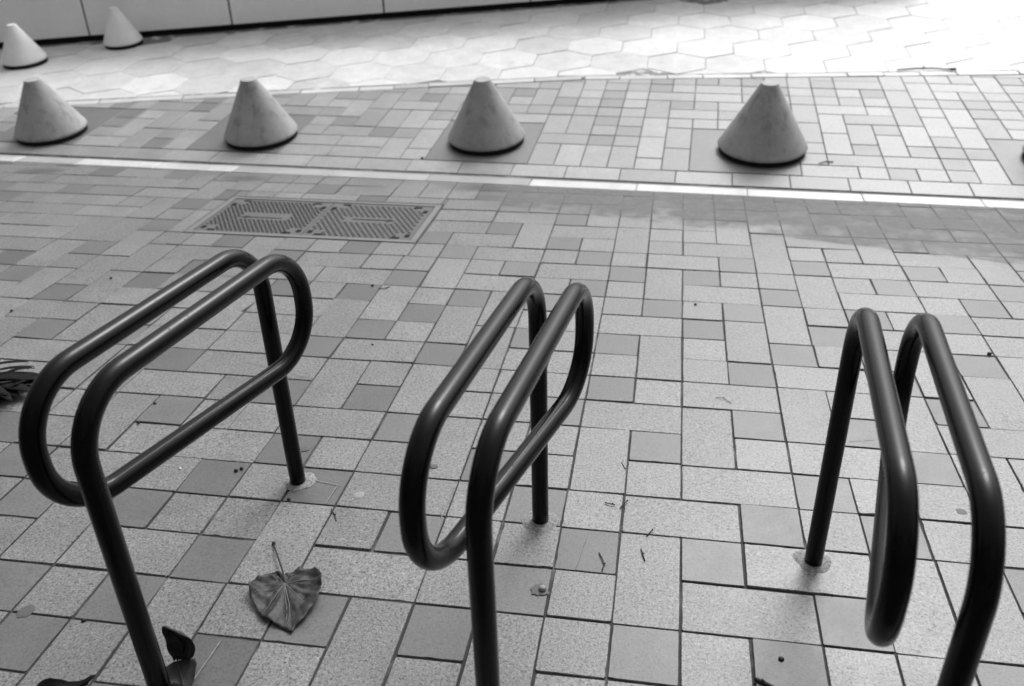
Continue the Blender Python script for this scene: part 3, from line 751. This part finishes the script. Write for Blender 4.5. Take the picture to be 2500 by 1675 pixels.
# withered leafy twig at the left picture edge
tw = empty('withered_twig', (-14.3*S, -2.2*S, 0)); tag(tw, 'withered dark leafy twig lying on the paving at the left edge of the picture', 'twig')
random.seed(29)
v, f = sweep(densify([Vector((-1.2, .1, .10)), Vector((-.3, -.05, .16)), Vector((.2, .1, .16)), Vector((.62, .38, .12))], .15), .035, 8, (True, True))
link('stalk', mesh('stalk', v, f, True), MAT_TWIG, tw)
def blade_leaf(base, ang, ln, wd, rise, drop):
    vv, ff = [], []
    d = Vector((math.cos(ang), math.sin(ang), 0)); sd_ = Vector((-math.sin(ang), math.cos(ang), 0))
    for i in range(8):
        t = i/7; c = base+d*ln*t+Vector((0, 0, rise*math.sin(math.pi*t*.7)-drop*t*t)); ww = wd*math.sin(math.pi*min(.98, .06+.9*t))**.7
        c.z = max(c.z, .03)
        vv += [(c-sd_*ww)*S, (c+Vector((0, 0, -.03*ww/wd)))*S, (c+sd_*ww)*S]
    for i in range(7): ff += [(i*3, i*3+1, i*3+4, i*3+3), (i*3+1, i*3+2, i*3+5, i*3+4)]
    o = link('leaf', mesh('leaf', vv, ff, True), MAT_LEAFDK, tw); q = o.modifiers.new('Solidify', 'SOLIDIFY'); q.thickness = .001; return o
for (bx, by, an, ln, wd) in ((-.25, .15, .35, .95, .07), (.1, .1, .15, .9, .11), (-.6, .25, .45, .8, .06), (-.9, .45, .4, .9, .055), (-.5, -.1, -.5, 1.1, .10), (-.3, -.3, -.75, 1.0, .09),
                             (-.8, -.2, -.6, .9, .08), (-.2, -.1, -.2, .9, .12), (-1.0, .0, .1, .9, .1), (-.7, -.35, -.3, .9, .09), (-.9, -.7, .6, .9, .06), (-.5, -.6, .3, .8, .05), (.0, -.35, .9, .6, .05), (-1.1, .6, .3, .9, .06), (-.6, .0, -.15, 1.2, .14), (-.9, -.3, -.1, 1.1, .13), (-.7, .15, .05, 1.2, .13), (-.5, -.45, -.55, 1.0, .1), (-.2, .0, .3, .9, .09), (-1.0, .25, .3, 1.2, .08), (-.4, -.2, -1.1, .8, .08), (-.7, -.6, .2, .9, .09), (-.9, -.9, .5, .9, .07), (-.3, -.5, .1, .6, .07), (-.8, -.5, -.35, .9, .12), (-.6, -.8, .25, .7, .06), (-.4, -.1, -.35, .9, .14), (-.6, .2, .25, 1.0, .12), (-.1, .15, .3, .75, .1)):
    blade_leaf(Vector((bx, by, .08+random.uniform(0, .08))), an, ln, wd, random.uniform(.03, .14), random.uniform(.02, .12))

# ------------------------------------------------------------------ twigs, seeds and other litter
TW = [([(-1.323,-4.288),(-1.196,-4.33),(-1.141,-4.323)], 'thin dark twig right of the middle rack far post, nearest it'),
 ([(-1.054,-4.409),(-.943,-4.211)], 'short slanting twig over a tile joint right of the middle rack'),
 ([(-.567,-5.058),(-.486,-4.915)], 'tiny twig lying across a joint between middle and right racks'),
 ([(-.644,-5.365),(-.612,-5.509),(-.569,-5.641)], 'curved stalk lying on a tall light tile between middle and right racks'),
 ([(-1.317,-5.549),(-1.245,-5.704),(-1.211,-5.807),(-1.23,-5.968)], 'crooked jointed twig on the dark tile with the white scratch'),
 ([(-1.113,-3.074),(-1.027,-3.281)], 'fine twig beside a joint behind the middle rack'),
 ([(-6.02,-5.099),(-5.906,-5.251),(-5.828,-5.385)], 'small bent twig between the left rack and the middle rack'),
 ([(-8.039,3.718),(-7.871,3.739),(-7.763,3.882)], 'thin twig in a joint in front of the access cover'),
 ([(1.0,-7.74),(1.1,-7.79),(1.25,-7.86)], 'thick dark twig at the bottom edge near the right rack'),
 ([(.706,-.572),(.852,-.584),(1.006,-.747)], 'hair-thin stalk on a light tile left of the right rack')]
for n, (pts, lb) in enumerate(TW):
    c = pts[len(pts)//2]; r = .028 if 'thick' in lb else (.006 if 'hair' in lb or 'fine' in lb else .010)
    p3 = [Vector((a-c[0], b-c[1], r+.012*((k % 2)))) for k, (a, b) in enumerate(pts)]
    v, f = sweep(densify(p3, .05), r, 7, (True, True)); b0 = len(v)
    for q, side in ((len(p3)//2, .6), ):                              # a bud on the twig
        pp = p3[q]; bv, bf = sweep([pp, pp+Vector((.03*side, .02, .01))], r*1.25, 6, (True, True)); f += [tuple(b0+i for i in q2) for q2 in bf]; v += bv
    o = link('twig', mesh('twig', v, f, True), MAT_TWIG); o.location = (c[0]*S, c[1]*S, 0); tag(o, lb, 'twig', 'twigs on the paving')
bp = [(11.9, 25.95), (11.2, 26.15), (10.4, 26.1), (9.5, 25.85)]
o = None
rt = empty('fallen_branch', place(11.4, 26.0)); tag(rt, 'thin bare branch lying on the hexagonal slabs at the right', 'branch')
def br(pts, r, nm):
    p3 = [Vector(((a-11.4), (b-26.0), zg(a, b)-zg(11.4, 26.0)+r+.02)) for a, b in pts]
    v, f = sweep(densify(p3, .3), r, 7, (True, True)); link(nm, mesh(nm, v, f, True), MAT_TWIG, rt)
br(bp, .03, 'stem'); br([(10.7, 26.12), (10.8, 26.6)], .022, 'side_shoot'); br([(11.8, 25.93), (12.05, 25.94)], .06, 'stem_end')
o = link('twig', mesh('twig', *sweep(densify([Vector((-.25, -.18, .03)), Vector((0, .02, .05)), Vector((.3, .08, .03))], .1), .02, 7, (True, True))), MAT_TWIG)
o.location = place(5.1, 15.6); tag(o, 'short dark twig beside the patch of the rightmost full cone', 'twig', 'twigs on the paving')
SEEDS = [((1.395,-7.342), .062, 'dark scrap on a dark tile at the bottom left of the right rack'), ((2.282,-5.994), .032, 'round black seed on a joint below the right rack far post'),
 ((.328,3.812), .055, 'black seed on a light tile midway between access cover and right rack'), ((6.888,2.075), .075, 'dark flat scrap on a joint at the right edge behind the right rack'),
 ((-15.615,3.463), .055, 'dark seed on a joint at the far left below the access cover'), ((-16.983,1.271), .06, 'dark seed near the left edge of the picture'),
 ((-10.933,-2.339), .055, 'black seed seen through the left rack, farther one of two'), ((-10.886,-3.042), .05, 'black seed seen through the left rack, nearer one of two'),
 ((-8.181,-4.284), .058, 'left one of two black seeds lying together under the left rack'), ((-8.107,-4.211), .055, 'right one of two black seeds lying together under the left rack'),
 ((-6.867,-4.946), .05, 'black seed by the mortar below the left rack far post'), ((-8.765,-8.027), .055, 'dark seed on a light tile left of the left rack near post'),
 ((-7.201,.718), .04, 'small black seed between the left and middle racks, on a long tile'), ((-8.249,3.892), .06, 'dark seed at the end of a twig in front of the access cover'),
 ((-9.9,14.95), .09, 'black seed on the tiled strip left of the cone near the access cover'), ((-9.249,-4.368), .04, 'tiny white chip on a tile under the left rack')]
for (x, y), r, lb in SEEDS:
    r *= .72
    bm = bmesh.new(); bmesh.ops.create_icosphere(bm, subdivisions=2, radius=1)
    for q in bm.verts:
        k = 1+.3*noise.noise(q.co*1.4+Vector((x, y, 0))); q.co = Vector((q.co.x*r*S*k, q.co.y*r*S*k*.85, q.co.z*r*S*k*.6))
    nm = 'chip' if 'chip' in lb else ('scrap' if 'scrap' in lb else 'seed')
    me = bpy.data.meshes.new(nm); bm.to_mesh(me); bm.free()
    for p in me.polygons: p.use_smooth = True
    o = link(nm, me, MAT_WHITE if nm == 'chip' else MAT_SEED); o.location = place(x, y, r*S*.45); tag(o, lb, nm, 'litter specks on the paving')
bt = empty('anchor_bolt', (-2.103*S, -6.479*S, 0)); tag(bt, 'small pale bolt head in a dark stain on a dark tile by the middle rack', 'bolt')
v, f = lathe([(.055, 0), (.06, .03), (.05, .06), (.03, .075)], 12); o = link('head', mesh('head', v, f, True), MAT_GUM, bt)
blob('stain', (-.05, -.02), .12, .12, .0004, MAT_GUMD, bt, 5.5, rag=.6).location.z = .0012
MARKS = [((-5.671,-4.662), .105, .085, MAT_GUM, 'gum_spot'), ((-4.58,-3.658), .09, .06, MAT_GUMD, 'gum_spot'), ((-7.191,-3.469), .1, .085, MAT_GUMD, 'gum_spot'), ((4.739,-3.712), .09, .08, MAT_GUMD, 'gum_spot'), ((-9.762,-7.967), .11, .13, MAT_GUMD, 'gum_spot')]
for k, ((x, y), a, b, mt, nm) in enumerate(MARKS):
    o = blob(nm, (0, 0), a, b, .0006, mt, plaza, 2.3*k, rag=.3); o.location = (x*S, y*S, .0013)
SCR = [((-1.546,-5.105),(-1.658,-5.992), .02), ((-6.778,-4.333),(-6.088,-4.449), .018), ((-6.15,-4.449),(-6.183,-4.985), .02), ((-9.959,-.383),(-8.088,-.91), .012), ((-6.56,-8.073),(-6.611,-8.841), .022),
 ((3.162,-1.843),(3.716,-1.691), .01), ((-4.956,1.883),(-4.989,1.674), .03), ((-4.056,-4.085),(-4.065,-5.085), .03), ((-8.025,-6.663),(-8.041,-7.02), .035)]
for a, b, wd in SCR:
    a = Vector(a); b = Vector(b); d = (b-a).normalized(); s = Vector((-d.y, d.x)); n = 10; v = []; f = []
    for i in range(n+1):
        p = a.lerp(b, i/n); w_ = wd*.6*(.35+.65*abs(math.sin(i*1.9+a.x)))*(1 if 0 < i < n else .15)
        for q in (-1, 1): v.append(((p.x+s.x*w_*q)*S, (p.y+s.y*w_*q)*S, .0016))
    for i in range(n): f.append((2*i, 2*i+1, 2*i+3, 2*i+2))
    link('scratch_mark', mesh('scratch_mark', v, f), MAT_CHALK, plaza)
